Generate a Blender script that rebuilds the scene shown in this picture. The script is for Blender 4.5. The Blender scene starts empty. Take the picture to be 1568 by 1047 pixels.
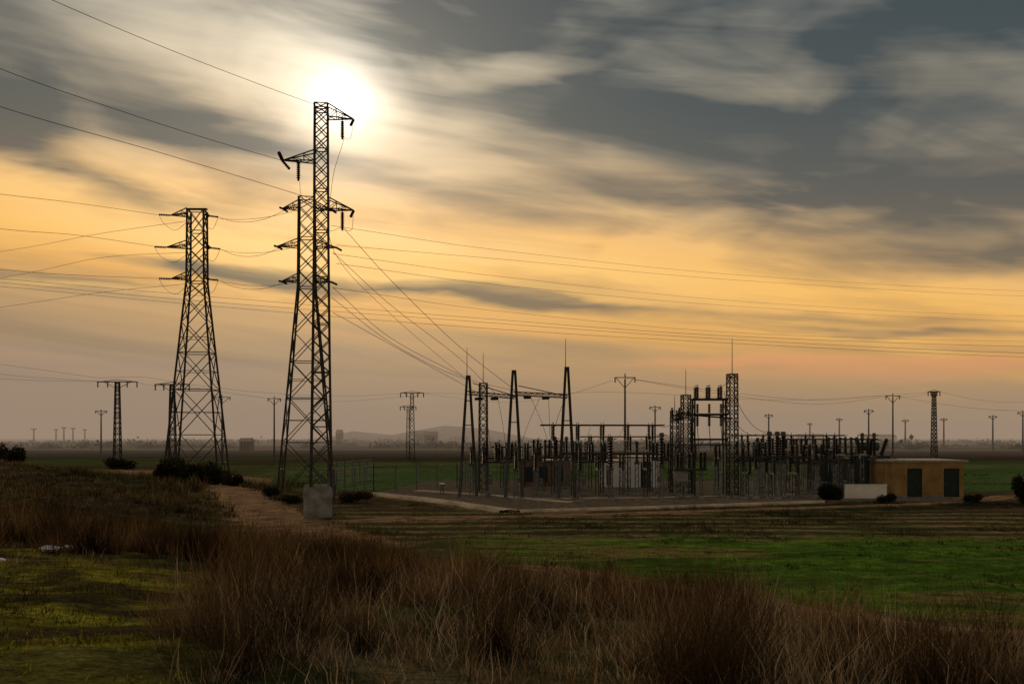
import bpy, math, random
import numpy as np
from mathutils import Vector, Matrix
random.seed(7); rng=np.random.default_rng(7)
S=bpy.context.scene
S.view_settings.view_transform='Standard'; S.view_settings.look='None'; S.view_settings.exposure=0
F=1524.0; CX=784.0; HY=668.0; CH=5.0
def W(px,py,D): return Vector(((px-CX)/F*D, D, CH+(HY-py)/F*D))
def X(px,D): return (px-CX)/F*D
def Z(py,D): return CH+(HY-py)/F*D
def lin(c): return tuple(((v/255)/12.92 if v/255<=0.04045 else ((v/255+0.055)/1.055)**2.4) for v in c)

# ---------------- camera
cd=bpy.data.cameras.new('camera'); cam=bpy.data.objects.new('camera',cd); S.collection.objects.link(cam)
cd.lens=35; cd.sensor_width=36; cd.shift_y=145/1568; cd.clip_start=0.1; cd.clip_end=20000
cam.location=(0,0,CH); cam.rotation_euler=(math.radians(90),0,0); S.camera=cam

# ---------------- sun
SAZ=math.atan((522-784)/F); SEL=math.atan(516/math.hypot(F,259))
sd=Vector((math.sin(SAZ)*math.cos(SEL),math.cos(SAZ)*math.cos(SEL),math.sin(SEL)))
sl=bpy.data.lights.new('sun','SUN'); sl.energy=2.6; sl.angle=math.radians(5); sl.color=(1,0.77,0.49)
so=bpy.data.objects.new('sun',sl); S.collection.objects.link(so)
so.rotation_euler=sd.to_track_quat('Z','Y').to_euler(); so.location=(0,0,60)

# ---------------- world
wd=bpy.data.worlds.new('World'); S.world=wd; wd.use_nodes=True
try: wd.cycles.sampling_method='MANUAL'; wd.cycles.sample_map_resolution=512
except Exception: pass
nt=wd.node_tree; nt.nodes.clear()
def setin(nt,sock,v):
    if isinstance(v,bpy.types.NodeSocket): nt.links.new(v,sock)
    elif v is not None: sock.default_value=v
def M(op,a,b=None,c=None,nt_=None,clamp=False):
    t=nt_ or nt; n=t.nodes.new('ShaderNodeMath'); n.operation=op; n.use_clamp=clamp
    setin(t,n.inputs[0],a); setin(t,n.inputs[1],b)
    if c is not None: setin(t,n.inputs[2],c)
    return n.outputs[0]
def MIX(f,a,b,t=None,mode='MIX'):
    t=t or nt; n=t.nodes.new('ShaderNodeMix'); n.data_type='RGBA'; n.blend_type=mode
    setin(t,n.inputs[0],f)
    for i,v in ((6,a),(7,b)):
        if isinstance(v,tuple) and len(v)==3: v=(*v,1)
        setin(t,n.inputs[i],v)
    return n.outputs[2]
def RAMP(f,stops,t=None,interp='LINEAR'):
    t=t or nt; n=t.nodes.new('ShaderNodeValToRGB'); r=n.color_ramp; r.interpolation=interp
    while len(r.elements)<len(stops): r.elements.new(0.5)
    for e,(p,c) in zip(r.elements,stops): e.position=p; e.color=(*c,1) if len(c)==3 else c
    setin(t,n.inputs[0],f); return n.outputs[0]
def MAPR(v,a,b,c,d,t=None,smooth=False):
    t=t or nt; n=t.nodes.new('ShaderNodeMapRange'); n.interpolation_type='SMOOTHSTEP' if smooth else 'LINEAR'
    setin(t,n.inputs[0],v)
    for i,q in enumerate((a,b,c,d)): n.inputs[i+1].default_value=q
    return n.outputs[0]
def COMB(x,y,z=0.0,t=None):
    t=t or nt; n=t.nodes.new('ShaderNodeCombineXYZ')
    setin(t,n.inputs[0],x); setin(t,n.inputs[1],y); setin(t,n.inputs[2],z); return n.outputs[0]
def NOISE(vec,scale,detail=4,rough=0.5,dist=0.0,t=None,out=0):
    t=t or nt; n=t.nodes.new('ShaderNodeTexNoise'); n.inputs['Scale'].default_value=scale
    n.inputs['Detail'].default_value=detail; n.inputs['Roughness'].default_value=rough; n.inputs['Distortion'].default_value=dist
    if vec is not None: t.links.new(vec,n.inputs['Vector'])
    return n.outputs[out]
tc=nt.nodes.new('ShaderNodeTexCoord')
nz=nt.nodes.new('ShaderNodeVectorMath'); nz.operation='NORMALIZE'; nt.links.new(tc.outputs['Generated'],nz.inputs[0])
sp=nt.nodes.new('ShaderNodeSeparateXYZ'); nt.links.new(nz.outputs[0],sp.inputs[0])
dx,dy,dz=sp.outputs
el=M('MULTIPLY',M('ARCSINE',dz),57.2958); az=M('MULTIPLY',M('ARCTAN2',dx,dy),57.2958)
den=M('ADD',M('MAXIMUM',dz,0.0),0.10)
qx=M('DIVIDE',dx,den); qy=M('DIVIDE',dy,den)
al=M('ADD',M('MULTIPLY',qx,.88),M('MULTIPLY',qy,.47)); ac=M('SUBTRACT',M('MULTIPLY',qy,.88),M('MULTIPLY',qx,.47))
n1=NOISE(COMB(M('MULTIPLY',al,.42),M('MULTIPLY',ac,1.25),3.1),1.0,4,.5,.35)
n2=NOISE(COMB(M('MULTIPLY',al,.75),M('MULTIPLY',ac,3.2),9.7),1.0,4,.5,.5)
n3=NOISE(COMB(M('MULTIPLY',az,.035),M('MULTIPLY',M('ADD',el,M('MULTIPLY',az,.10)),.55),5.0),1.0,5,.6,.6)
# soft broken lumps of the overcast layer
n4=NOISE(COMB(M('MULTIPLY',az,.10),M('MULTIPLY',M('ADD',el,M('MULTIPLY',az,.08)),.26),1.7),1.0,3,.5,.8)
ep=M('ADD',M('ADD',el,M('MULTIPLY',dx,6.9)),M('MULTIPLY',M('SUBTRACT',n1,.5),6.0))
def E(d): return d/45
base=RAMP(M('DIVIDE',ep,45),[(0,lin((152,131,112))),(E(1.2),lin((160,136,112))),(E(3),lin((172,141,104))),(E(5.2),lin((190,150,97))),
 (E(7),lin((228,170,90))),(E(9),lin((254,194,102))),(E(11.3),lin((240,187,114))),(E(13.5),lin((202,168,122))),
 (E(16.5),lin((152,138,117))),(E(20),lin((120,120,113))),(E(25),lin((100,105,105))),(1,lin((108,114,118)))])
dark=RAMP(M('DIVIDE',el,45),[(0,lin((122,110,98))),(E(6),lin((116,104,86))),(E(9),lin((106,99,87))),(E(13),lin((87,88,85))),(E(18),lin((68,78,81))),(E(25),lin((56,68,75))),(1,lin((70,80,88)))])
brt=RAMP(M('DIVIDE',el,45),[(0,lin((190,150,118))),(E(4),lin((234,158,98))),(E(9),lin((255,208,122))),(E(14),lin((240,206,154))),(E(22),lin((212,200,176))),(1,lin((180,182,180)))])
wn=NOISE(COMB(M('MULTIPLY',az,.09),M('MULTIPLY',el,.3),0),1.0,4,.55,.3,out=1)
wv=nt.nodes.new('ShaderNodeVectorMath'); wv.operation='MULTIPLY_ADD'
nt.links.new(wn,wv.inputs[0]); wv.inputs[1].default_value=(6,2.4,0)
wo=nt.nodes.new('ShaderNodeVectorMath'); wo.operation='SUBTRACT'; nt.links.new(COMB(az,el),wo.inputs[0]); wo.inputs[1].default_value=(3,1.2,0)
nt.links.new(wo.outputs[0],wv.inputs[2])
def banks(lst):
    tot=None
    for (px,py,rx,ry,ang,s) in lst:
        a=math.degrees(math.atan((px-784)/F)); e=math.degrees(math.atan((668-py)/math.hypot(F,px-784)))
        mp=nt.nodes.new('ShaderNodeMapping'); mp.vector_type='TEXTURE'; nt.links.new(wv.outputs[0],mp.inputs[0])
        mp.inputs['Location'].default_value=(a,e,0); mp.inputs['Rotation'].default_value=(0,0,math.radians(ang))
        mp.inputs['Scale'].default_value=(rx/26.6*2.0,ry/26.6*2.0,1)
        g=nt.nodes.new('ShaderNodeTexGradient'); g.gradient_type='SPHERICAL'; nt.links.new(mp.outputs[0],g.inputs[0])
        sm=MAPR(g.outputs[1],0,.9,0,1,smooth=True)
        t=M('MULTIPLY',sm,s) if tot is None else M('MULTIPLY_ADD',sm,s,tot)
        tot=t
    return tot
dk=banks([(1080,40,520,100,0,.9),(790,60,170,50,0,.6),(1500,170,280,150,0,.5),(980,205,300,34,-4,.5),(700,292,190,20,-12,.6),
 (385,418,130,11,-6,1.3),(780,458,140,11,-5,1.1),(600,436,200,7,-5,.6),(90,428,110,8,-3,.6),(10,20,200,110,0,1.3),(40,150,240,60,-10,.8),
 (330,185,150,26,-6,.8),(1330,310,330,45,-3,.55),(1500,400,240,20,-3,.5),(1000,290,200,20,-4,.4),(1240,484,260,8,-4,.4),(1400,508,200,6,-4,.7),(120,262,180,18,-10,.5)])
bt=banks([(300,50,150,50,-10,1.1),(520,60,120,60,0,.4),(770,112,110,16,3,.9),(1250,135,260,22,2,.25),(650,215,100,26,-8,.5),(1180,553,150,9,0,1.2),(1330,572,140,8,0,1.0),(1480,560,100,10,0,.9),
 (230,330,330,30,-10,.6),(760,385,300,18,-8,.6),(560,425,200,9,-6,.6),(950,452,250,12,-5,.6),(180,440,160,5,-3,.7),(380,446,120,4,-3,.8)])
sa=nt.nodes.new('ShaderNodeVectorMath'); sa.operation='DOT_PRODUCT'; nt.links.new(nz.outputs[0],sa.inputs[0]); sa.inputs[1].default_value=sd
ang=M('MULTIPLY',M('ARCCOSINE',M('MINIMUM',sa.outputs['Value'],.999999)),57.2958)
hi=MAPR(el,4,13,0,1,smooth=True)
streak=M('MULTIPLY_ADD',M('SUBTRACT',n1,.47),1.4,M('MULTIPLY',M('SUBTRACT',n2,.5),1.3))
streak=M('ADD',streak,M('MULTIPLY',M('SUBTRACT',n4,.5),1.5))
streak=M('MULTIPLY',streak,hi)
st3=M('MULTIPLY',M('SUBTRACT',n3,.5),M('SUBTRACT',2.1,M('MULTIPLY',hi,1.3)))
allv=M('ADD',streak,st3)
dfac=M('ADD',dk,allv,clamp=True); dfac=M('MULTIPLY',dfac,.92)
near=M('ADD',M('MULTIPLY',M('EXPONENT',M('DIVIDE',ang,-13)),1.3),.34)
bfac=M('ADD',M('MULTIPLY',bt,M('SUBTRACT',1.0,M('MULTIPLY',hi,.35))),M('MULTIPLY',M('MULTIPLY',allv,-.8),near),clamp=True)
bfac=M('MULTIPLY',bfac,.85)
quiet=MAPR(el,1.0,4.5,0,1,smooth=True)
dfac=M('MULTIPLY',dfac,quiet); bfac=M('MULTIPLY',bfac,quiet)
col=MIX(dfac,base,dark); col=MIX(bfac,col,brt)
thin=M('SUBTRACT',1.25,M('MULTIPLY',n2,.6))
g1=M('MULTIPLY',M('EXPONENT',M('MULTIPLY',M('POWER',M('DIVIDE',ang,1.1),2),-1)),.9)
g2=M('MULTIPLY',M('MULTIPLY',M('EXPONENT',M('MULTIPLY',M('POWER',M('DIVIDE',ang,2.6),2),-1)),.50),thin)
g3=M('MULTIPLY',M('EXPONENT',M('DIVIDE',ang,-5.2)),M('SUBTRACT',.62,M('MULTIPLY',dfac,.46)))
def ADDC(a,f,c):
    n=nt.nodes.new('ShaderNodeVectorMath'); n.operation='SCALE'; n.inputs[0].default_value=c; nt.links.new(f,n.inputs['Scale'])
    m=nt.nodes.new('ShaderNodeVectorMath'); m.operation='ADD'; nt.links.new(a,m.inputs[0]); nt.links.new(n.outputs[0],m.inputs[1]); return m.outputs[0]
col=ADDC(col,g3,(1,.86,.66)); col=ADDC(col,g2,(1,.94,.82)); col=ADDC(col,g1,(1,.97,.90))
sky=nt.nodes.new('ShaderNodeTexSky'); sky.sky_type='NISHITA'; sky.sun_disc=False; sky.sun_elevation=SEL; sky.sun_rotation=SAZ
sky.dust_density=4; sky.air_density=1.2
b1=nt.nodes.new('ShaderNodeBackground'); b1.inputs[1].default_value=.05; nt.links.new(sky.outputs[0],b1.inputs[0])
b2=nt.nodes.new('ShaderNodeBackground'); b2.inputs[1].default_value=1.0; nt.links.new(col,b2.inputs[0])
mx=nt.nodes.new('ShaderNodeMixShader'); mx.inputs[0].default_value=.98
nt.links.new(b1.outputs[0],mx.inputs[1]); nt.links.new(b2.outputs[0],mx.inputs[2])
wo_=nt.nodes.new('ShaderNodeOutputWorld'); nt.links.new(mx.outputs[0],wo_.inputs[0])

# ---------------- materials
def mat(name,c,rough=.7,metal=0.,var=.25,scale=3.,bump=0.,c2=None,spec=.3):
    m=bpy.data.materials.new(name); m.use_nodes=True; t=m.node_tree; p=t.nodes['Principled BSDF']
    tc=t.nodes.new('ShaderNodeTexCoord'); n=NOISE(tc.outputs['Object'],scale,4,.6,t=t)
    a=tuple(v*(1-var) for v in c); b=c2 or tuple(min(1,v*(1+var)) for v in c)
    f=MAPR(n,.35,.65,0,1,t=t); cc=MIX(f,a,b,t=t)
    bo=None
    if bump:
        bn=t.nodes.new('ShaderNodeBump'); bn.inputs['Strength'].default_value=bump; bn.inputs['Distance'].default_value=.03
        t.links.new(NOISE(tc.outputs['Object'],scale*6,4,.6,t=t),bn.inputs['Height']); bo=bn.outputs[0]
    if spec==0:
        t.nodes.remove(p); d=t.nodes.new('ShaderNodeBsdfDiffuse'); d.inputs['Roughness'].default_value=.8; t.links.new(cc,d.inputs[0]); t.links.new(d.outputs[0],t.nodes['Material Output'].inputs[0])
        if bo: t.links.new(bo,d.inputs['Normal'])
        return m
    t.links.new(cc,p.inputs['Base Color']); p.inputs['Roughness'].default_value=rough; p.inputs['Metallic'].default_value=metal; p.inputs['Specular IOR Level'].default_value=spec
    if bo: t.links.new(bo,p.inputs['Normal'])
    return m
m_dark=mat('weathered_dark_steel',(.035,.035,.035),.75,spec=.2)
m_steel=mat('galvanised_steel',(.11,.12,.125),.75,spec=.2)
m_ins=mat('porcelain_insulator',(.020,.015,.012),.65,spec=.2)
m_wire=mat('cable',(.045,.045,.045),.7)
m_conc=mat('concrete',(.24,.25,.245),.9,0,.35,1.5,.4,spec=0)
m_pole=mat('pole_concrete',(.10,.10,.095),.9)
m_white=mat('white_render',(.80,.80,.78),.85,0,.08,.8,spec=0)
m_yel=mat('ochre_render',(.33,.22,.095),.85,0,.25,.9,.15,spec=0)
m_door=mat('green_metal_door',(.016,.032,.034),.6,spec=.2)
m_roof=mat('roof_slab',(.30,.26,.20),.85,spec=.1)
m_brown=mat('brown_cladding',(.18,.12,.08),.8,spec=.1)
m_tank=mat('transformer_paint',(.06,.075,.075),.65,spec=.2)
m_bark=mat('bark',(.04,.032,.024),.9,spec=0)
m_litter=mat('white_plastic',(.78,.76,.74),.45,0,.05)

class MB:
    def __init__(s): s.v=[];s.f=[];s.m=[]
    def add(s,vs,fs,mi=0):
        o=len(s.v); s.v+= [tuple(v) for v in vs]; s.f+=[tuple(i+o for i in f) for f in fs]; s.m+=[mi]*len(fs)
    def beam(s,p,q,w,h=None,mi=0):
        p=Vector(p);q=Vector(q); h=h or w; d=q-p
        if d.length<1e-5: return
        d.normalize(); up=Vector((0,0,1)) if abs(d.z)<.95 else Vector((1,0,0))
        a=d.cross(up).normalized()*w/2; b=a.cross(d).normalized()*h/2
        s.add([p-a-b,p+a-b,p+a+b,p-a+b,q-a-b,q+a-b,q+a+b,q-a+b],[(0,3,2,1),(4,5,6,7),(0,1,5,4),(1,2,6,5),(2,3,7,6),(3,0,4,7)],mi)
    def lathe(s,p,q,prof,seg=8,mi=0):
        p=Vector(p);q=Vector(q);d=(q-p);up=Vector((0,0,1)) if abs(d.normalized().z)<.95 else Vector((1,0,0))
        a=d.cross(up).normalized(); b=a.cross(d).normalized(); vs=[]
        for t,r in prof:
            for k in range(seg):
                an=2*math.pi*k/seg; vs.append(p+d*t+a*(r*math.cos(an))+b*(r*math.sin(an)))
        fs=[]
        for i in range(len(prof)-1):
            for k in range(seg):
                k2=(k+1)%seg; fs.append((i*seg+k,i*seg+k2,(i+1)*seg+k2,(i+1)*seg+k))
        fs.append(tuple(range(seg))[::-1]); fs.append(tuple((len(prof)-1)*seg+k for k in range(seg)))
        s.add(vs,fs,mi)
    def cyl(s,p,q,r,r2=None,seg=8,mi=0): s.lathe(p,q,[(0,r),(1,r if r2 is None else r2)],seg,mi)
    def ins(s,p,q,r=.11,n=6,mi=2):
        pr=[(0,r*.45)]
        for i in range(n):
            a=i/n; pr+=[(a+.15/n,r*.5),(a+.3/n,r),(a+.6/n,r*.95),(a+.8/n,r*.5)]
        pr.append((1,r*.4)); s.lathe(p,q,pr,8,mi)
    def box(s,c,sz,mi=0,rot=0):
        hx,hy,hz=sz[0]/2,sz[1]/2,sz[2]/2; R=Matrix.Rotation(rot,3,'Z'); c=Vector(c)
        vs=[c+R@Vector((x,y,z)) for z in(-hz,hz) for x,y in((-hx,-hy),(hx,-hy),(hx,hy),(-hx,hy))]
        s.add(vs,[(0,3,2,1),(4,5,6,7),(0,1,5,4),(1,2,6,5),(2,3,7,6),(3,0,4,7)],mi)
    def obj(s,name,mats,origin=(0,0,0),smooth=False,parent=None):
        me=bpy.data.meshes.new(name); o=Vector(origin)
        me.from_pydata([(v[0]-o.x,v[1]-o.y,v[2]-o.z) for v in s.v],[],s.f)
        for m in mats: me.materials.append(m)
        me.polygons.foreach_set('material_index',s.m)
        if smooth: me.polygons.foreach_set('use_smooth',[True]*len(s.f))
        me.update(); ob=bpy.data.objects.new(name,me); S.collection.objects.link(ob)
        ob.location=o
        if parent: ob.parent=parent; ob.location=o-parent.location
        return ob
MT=[m_dark,m_steel,m_ins,m_conc,m_tank]

# ---------------- terrain helpers
def vnoise(x,y,seed=0):
    xi=np.floor(x).astype(np.int64); yi=np.floor(y).astype(np.int64); fx=x-xi; fy=y-yi
    fx=fx*fx*(3-2*fx); fy=fy*fy*(3-2*fy)
    def h(a,b):
        n=(a*374761393+b*668265263+seed*982451653)&0xffffffff
        n=((n^(n>>13))*1274126177)&0xffffffff
        return ((n^(n>>16))&0xffff)/65535.0
    return (h(xi,yi)*(1-fx)+h(xi+1,yi)*fx)*(1-fy)+(h(xi,yi+1)*(1-fx)+h(xi+1,yi+1)*fx)*fy
def fbm(x,y,s,seed=0,o=4):
    t=0;a=.5;n=0
    for i in range(o):
        t=t+a*vnoise(x*s*2**i+17.3*i,y*s*2**i+9.1*i,seed+i); n+=a; a*=.5
    return t/n
def sst(a,b,x): t=np.clip((x-a)/(b-a),0,1); return t*t*(3-2*t)
xe=np.array([-200,-60,-40,-20,-10,-5,0,3,6,8,12,40,200.]); ye=np.array([70,64,60,52,42,36,30,26,19.5,16.5,14,12,12.])
tf=np.array([-9,0,.25,.42,.6,.8,.93,1.0,1.1,50]); zf=np.array([3.4,3.4,3.2,2.75,2.1,1.15,.35,.08,0,0])
def tt(x,y):
    e=(np.interp(x-1.2,xe,ye)+np.interp(x,xe,ye)+np.interp(x+1.2,xe,ye))/3
    return y/e
def hgt(x,y):
    x=np.asarray(x,float); y=np.asarray(y,float)
    t=tt(x,y); z=(np.interp(t-.05,tf,zf)+np.interp(t,tf,zf)+np.interp(t+.05,tf,zf))/3
    near=sst(1.25,.9,t)
    z=z+near*((fbm(x,y,.25,3)-.5)*.5+(fbm(x,y,1.1,9)-.5)*.14)
    z=z+2.9*np.exp(-(((x+44)/15)**2+((y-82)/13)**2))+1.2*np.exp(-(((x+27)/7)**2+((y-62)/7)**2))
    flat=sst(52,60,y)*sst(-24,-14,x)
    z=z+(fbm(x,y,.15,5)-.5)*.3*(1-flat)*sst(400,100,np.abs(y))-0.02
    return z
def seg_d(x,y,pts):
    d=np.full(np.shape(x),1e9)
    for (x0,y0),(x1,y1) in zip(pts[:-1],pts[1:]):
        vx,vy=x1-x0,y1-y0; t=np.clip(((x-x0)*vx+(y-y0)*vy)/(vx*vx+vy*vy),0,1)
        d=np.minimum(d,np.hypot(x-x0-t*vx,y-y0-t*vy))
    return d
def gp(px,py): D=CH*F/(py-HY); return (X(px,D),D)
road1=[gp(335,752),gp(368,761),gp(380,775),gp(425,793),gp(448,808),gp(490,824),gp(540,832)]
road1b=[gp(335,752),(-32,120),(-60,150)]
track2=[gp(820,868),gp(960,888),gp(1100,906),gp(1250,934),gp(1400,954),gp(1568,970),(22,24)]
track3=[gp(470,800),gp(620,793),gp(780,790),gp(1000,784),gp(1250,776),gp(1400,771),gp(1500,765),gp(1568,758),(60,80)]
yard=[gp(572,756),gp(660,765),gp(780,783),gp(1000,777),gp(1258,768),gp(1480,768),(41,110),(-9,112)]
def moss(x,y):
    n=fbm(x,y,.5,21)
    return sst(.15,-.15,(x+.225*y+.85)+(n-.5)*2.2)*sst(.62,.53,tt(x,y)+(n-.5)*.10)
def track_y(x): 
    a=sorted(track2); return np.interp(x,[p[0] for p in a],[p[1] for p in a])+.6
def fieldm(x,y):
    n=fbm(x,y,.35,31)
    return sst(0,1.5,(y-track_y(x))+(n-.5)*2)*sst(50.5,48.5,y+(n-.5)*4-.03*x)*sst(-3.5,-.5,x+(n-.5)*3+(y-42)*.1)

# ---------------- ground sheet
def axis(a,b,st,out,far,k=1.13):
    core=np.arange(a,b+1e-6,st); r=[];d=st;v=b
    while v<far: d*=k; v+=d; r.append(v)
    l=[];d=st;v=a
    while v>-out: d*=k; v-=d; l.append(v)
    return np.array(l[::-1]+list(core)+r)
gx=axis(-30,34,.2,9000,9000); gy=axis(5,70,.2,400,12000,1.08)
XX,YY=np.meshgrid(gx,gy); ZZ=hgt(XX,YY)
def ground_color(x,y):
    n1=fbm(x,y,.12,41); n2=fbm(x,y,.9,43); n3=fbm(x,y,3.1,47)
    def mixc(c,d,f): return c*(1-f[...,None])+np.array(d)*f[...,None]
    c=np.zeros(x.shape+(3,))+np.array((.048,.035,.019))
    c=mixc(c,(.036,.042,.016),sst(.45,.6,n1))
    c=mixc(c,(.12,.085,.05),sst(.56,.66,n2)*.5)
    s=sst(47,50,y)*sst(70,64,y)*sst(-22,-12,x)
    row=.5+.5*np.sin(y*2.1+n1*5+x*.05)
    c=mixc(c,(.052,.041,.02),s*.8); c=mixc(c,(.21,.145,.078),s*sst(.55,.85,row*.6+n2*.6)*.75); c=mixc(c,(.038,.062,.014),s*sst(.5,.62,n2)*.6)
    f=fieldm(x,y); c=mixc(c,(.050,.098,.014),f)
    rows=.06*np.sin((y*1.0+x*.12)*4.2)
    c=mixc(c,(.14,.105,.042),f*sst(.46,.60,fbm(x*.4,y*1.3,.35,51)+rows+.09*sst(14,0,x)+.06*sst(34,28,y))*.85)
    c=mixc(c,(.095,.165,.018),f*sst(.54,.68,n2)*.6)
    c=mixc(c,(.024,.040,.010),f*sst(.54,.64,fbm(x*.5,y*1.5,1.0,57))*.6)
    m=moss(x,y); c=mixc(c,(.085,.078,.02),m); c=mixc(c,(.034,.026,.013),m*sst(.42,.58,n2)*.85); c=mixc(c,(.21,.19,.022),m*sst(.53,.64,fbm(x,y,.9,61))*.75); c=mixc(c,(.022,.016,.010),m*sst(.5,.6,fbm(x,y,2.6,63))*.6)
    b=sst(88,98,y)*sst(215,190,y+(n1-.5)*20)*sst(-42,-30,x)
    c=mixc(c,(.046,.084,.024),b*.95); c=mixc(c,(.09,.09,.038),b*sst(.45,.62,fbm(x*.3,y,.08,71))*.7)
    ff=sst(190,215,y+(n1-.5)*20)
    st=fbm(x*.002,y*.012,1,81,3)
    c=mixc(c,(.045,.034,.024),ff); c=mixc(c,(.026,.034,.02),ff*sst(.42,.52,st)); c=mixc(c,(.13,.10,.065),ff*sst(.53,.60,st)*.8)
    lf=sst(-30,-42,x)*sst(85,110,y)*sst(260,200,y); c=mixc(c,(.05,.04,.022),lf); c=mixc(c,(.06,.10,.024),lf*sst(.5,.6,fbm(x*.3,y*1.2,.1,91))*.8)
    for r,w in((road1,2.7),(road1b,2.4),(track2,.5),(track3,.9)):
        d=seg_d(x,y,r)+(n2-.5)*2.2
        c=mixc(c,(.29,.175,.095),sst(w+.7,w-.5,d)*.75)
    d=seg_d(x,y,yard[:5])+(n2-.5)*2.5; c=mixc(c,(.24,.17,.10),sst(2.2,.6,d)*.6)
    return c*(.7+.6*n3)[...,None]
CC=ground_color(XX,YY)
ny,nx=XX.shape
vs=np.stack([XX,YY,ZZ],-1).reshape(-1,3)
idx=np.arange(ny*nx).reshape(ny,nx)
qd=np.stack([idx[:-1,:-1],idx[:-1,1:],idx[1:,1:],idx[1:,:-1]],-1).reshape(-1,4)
def fastmesh(name,vs,faces,cols,material,smooth=True):
    me=bpy.data.meshes.new(name); k=faces.shape[1]
    me.vertices.add(len(vs)); me.vertices.foreach_set('co',vs.astype(np.float32).ravel())
    me.loops.add(faces.size); me.loops.foreach_set('vertex_index',faces.astype(np.int32).ravel())
    me.polygons.add(len(faces)); me.polygons.foreach_set('loop_start',np.arange(0,faces.size,k,dtype=np.int32))
    try: me.polygons.foreach_set('loop_total',np.full(len(faces),k,dtype=np.int32))
    except Exception: pass
    me.polygons.foreach_set('use_smooth',np.full(len(faces),smooth))
    me.update(calc_edges=True); me.validate()
    if cols is not None:
        a=me.color_attributes.new('tint','FLOAT_COLOR','POINT')
        a.data.foreach_set('color',np.concatenate([cols,np.ones((len(cols),1))],1).astype(np.float32).ravel())
    me.materials.append(material); ob=bpy.data.objects.new(name,me); S.collection.objects.link(ob); return ob
def attr_mat(name,transl=0.,var=.35,scale=2.,bump=0.,fine=0.):
    m=bpy.data.materials.new(name); m.use_nodes=True; t=m.node_tree; t.nodes.remove(t.nodes['Principled BSDF'])
    p=t.nodes.new('ShaderNodeBsdfDiffuse'); out=t.nodes['Material Output']
    a=t.nodes.new('ShaderNodeAttribute'); a.attribute_name='tint'; c=a.outputs['Color']
    if var:
        tc=t.nodes.new('ShaderNodeTexCoord')
        n=NOISE(tc.outputs['Object'],scale,4,.65,t=t); k=MAPR(n,.3,.7,1-var,1+var,t=t)
        if fine:
            n_=NOISE(tc.outputs['Object'],scale*7,3,.7,t=t); k=M('MULTIPLY',k,MAPR(n_,.3,.7,1-fine,1+fine,t=t),nt_=t)
        sc=t.nodes.new('ShaderNodeVectorMath'); sc.operation='SCALE'; t.links.new(c,sc.inputs[0]); t.links.new(k,sc.inputs['Scale']); c=sc.outputs[0]
    t.links.new(c,p.inputs[0]); res=p.outputs[0]
    if bump:
        bn=t.nodes.new('ShaderNodeBump'); bn.inputs['Strength'].default_value=bump; bn.inputs['Distance'].default_value=.14
        t.links.new(NOISE(tc.outputs['Object'],scale*1.5,6,.72,t=t),bn.inputs['Height']); t.links.new(bn.outputs[0],p.inputs['Normal'])
    if transl:
        tr=t.nodes.new('ShaderNodeBsdfTranslucent'); t.links.new(c,tr.inputs[0])
        ms=t.nodes.new('ShaderNodeMixShader'); ms.inputs[0].default_value=transl
        t.links.new(res,ms.inputs[1]); t.links.new(tr.outputs[0],ms.inputs[2]); res=ms.outputs[0]
    t.links.new(res,out.inputs[0])
    return m
m_ground=attr_mat('soil_and_turf',0,.4,1.8,.9,.5)
m_veg=attr_mat('dry_and_green_blades',.4,0,.4,0)
m_leaf=attr_mat('leaves',.25,0,.6,0)
fastmesh('ground',vs,qd,CC.reshape(-1,3),m_ground)

# ---------------- dirt roads and yard
m_dirt=mat('dirt',(.31,.185,.10),.95,0,.4,.8,.8,spec=0)
def strip(name,pts,w,material,z=.03,wob=.6,crv=True,seed=2.):
    P=[Vector((a,b,0)) for a,b in pts]; Q=[]
    for i in range(len(P)-1):
        p0=P[max(i-1,0)];p1=P[i];p2=P[i+1];p3=P[min(i+2,len(P)-1)]
        for k in range(24):
            t=k/24; Q.append(.5*((2*p1)+(p2-p0)*t+(2*p0-5*p1+4*p2-p3)*t*t+(3*p1-p0-3*p2+p3)*t**3) if crv else p1.lerp(p2,t))
    Q.append(P[-1]); n=9; V=[];Fc=[]
    for i,q in enumerate(Q):
        d=(Q[min(i+1,len(Q)-1)]-Q[max(i-1,0)]).normalized(); s=Vector((-d.y,d.x,0))
        def wn_(sd_): return w*(1+wob*2*(float(fbm(np.array([q.x*.9+q.y*.7]),np.array([sd_]),1.,3,3)[0])-.5))
        wl,wr=wn_(seed),wn_(seed+9.5)
        for k in range(n):
            u=k/(n-1)*2-1; p=q+s*(u*(wl if u<0 else wr)); edge=abs(u)
            rut=-.05*math.exp(-((abs(u)-.5)/.15)**2)
            V.append((p.x,p.y,float(hgt(p.x,p.y))+(z+.05*(1-edge**4)+rut if edge<.95 else -.04)))
    for i in range(len(Q)-1):
        for k in range(n-1): a=i*n+k; Fc.append((a,a+1,a+n+1,a+n))
    m=MB(); m.add(V,Fc); m.obj(name,[material],smooth=True)
strip('dirt_road',road1,1.8,m_dirt); strip('dirt_road',road1b,2.0,m_dirt)
strip('dirt_track',track2,.35,m_dirt); strip('dirt_track',track3,.5,m_dirt)
m_gravel=mat('gravel',(.17,.13,.09),.95,0,.4,2.5,.7,spec=0)
yb=MB(); n=len(yard); yb.add([(a,b,.10) for a,b in yard]+[(a,b,-.3) for a,b in yard],[tuple(range(n))]+[(i,i+n,(i+1)%n+n,(i+1)%n) for i in range(n)])
yb.obj('gravel_yard',[m_gravel])
m_kerb=mat('pale_concrete',(.50,.39,.27),.9,0,.3,.8,.3,spec=0)
strip('concrete_path',[yard[0],yard[1],yard[2]],.85,m_kerb,.12,.35,False)
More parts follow.
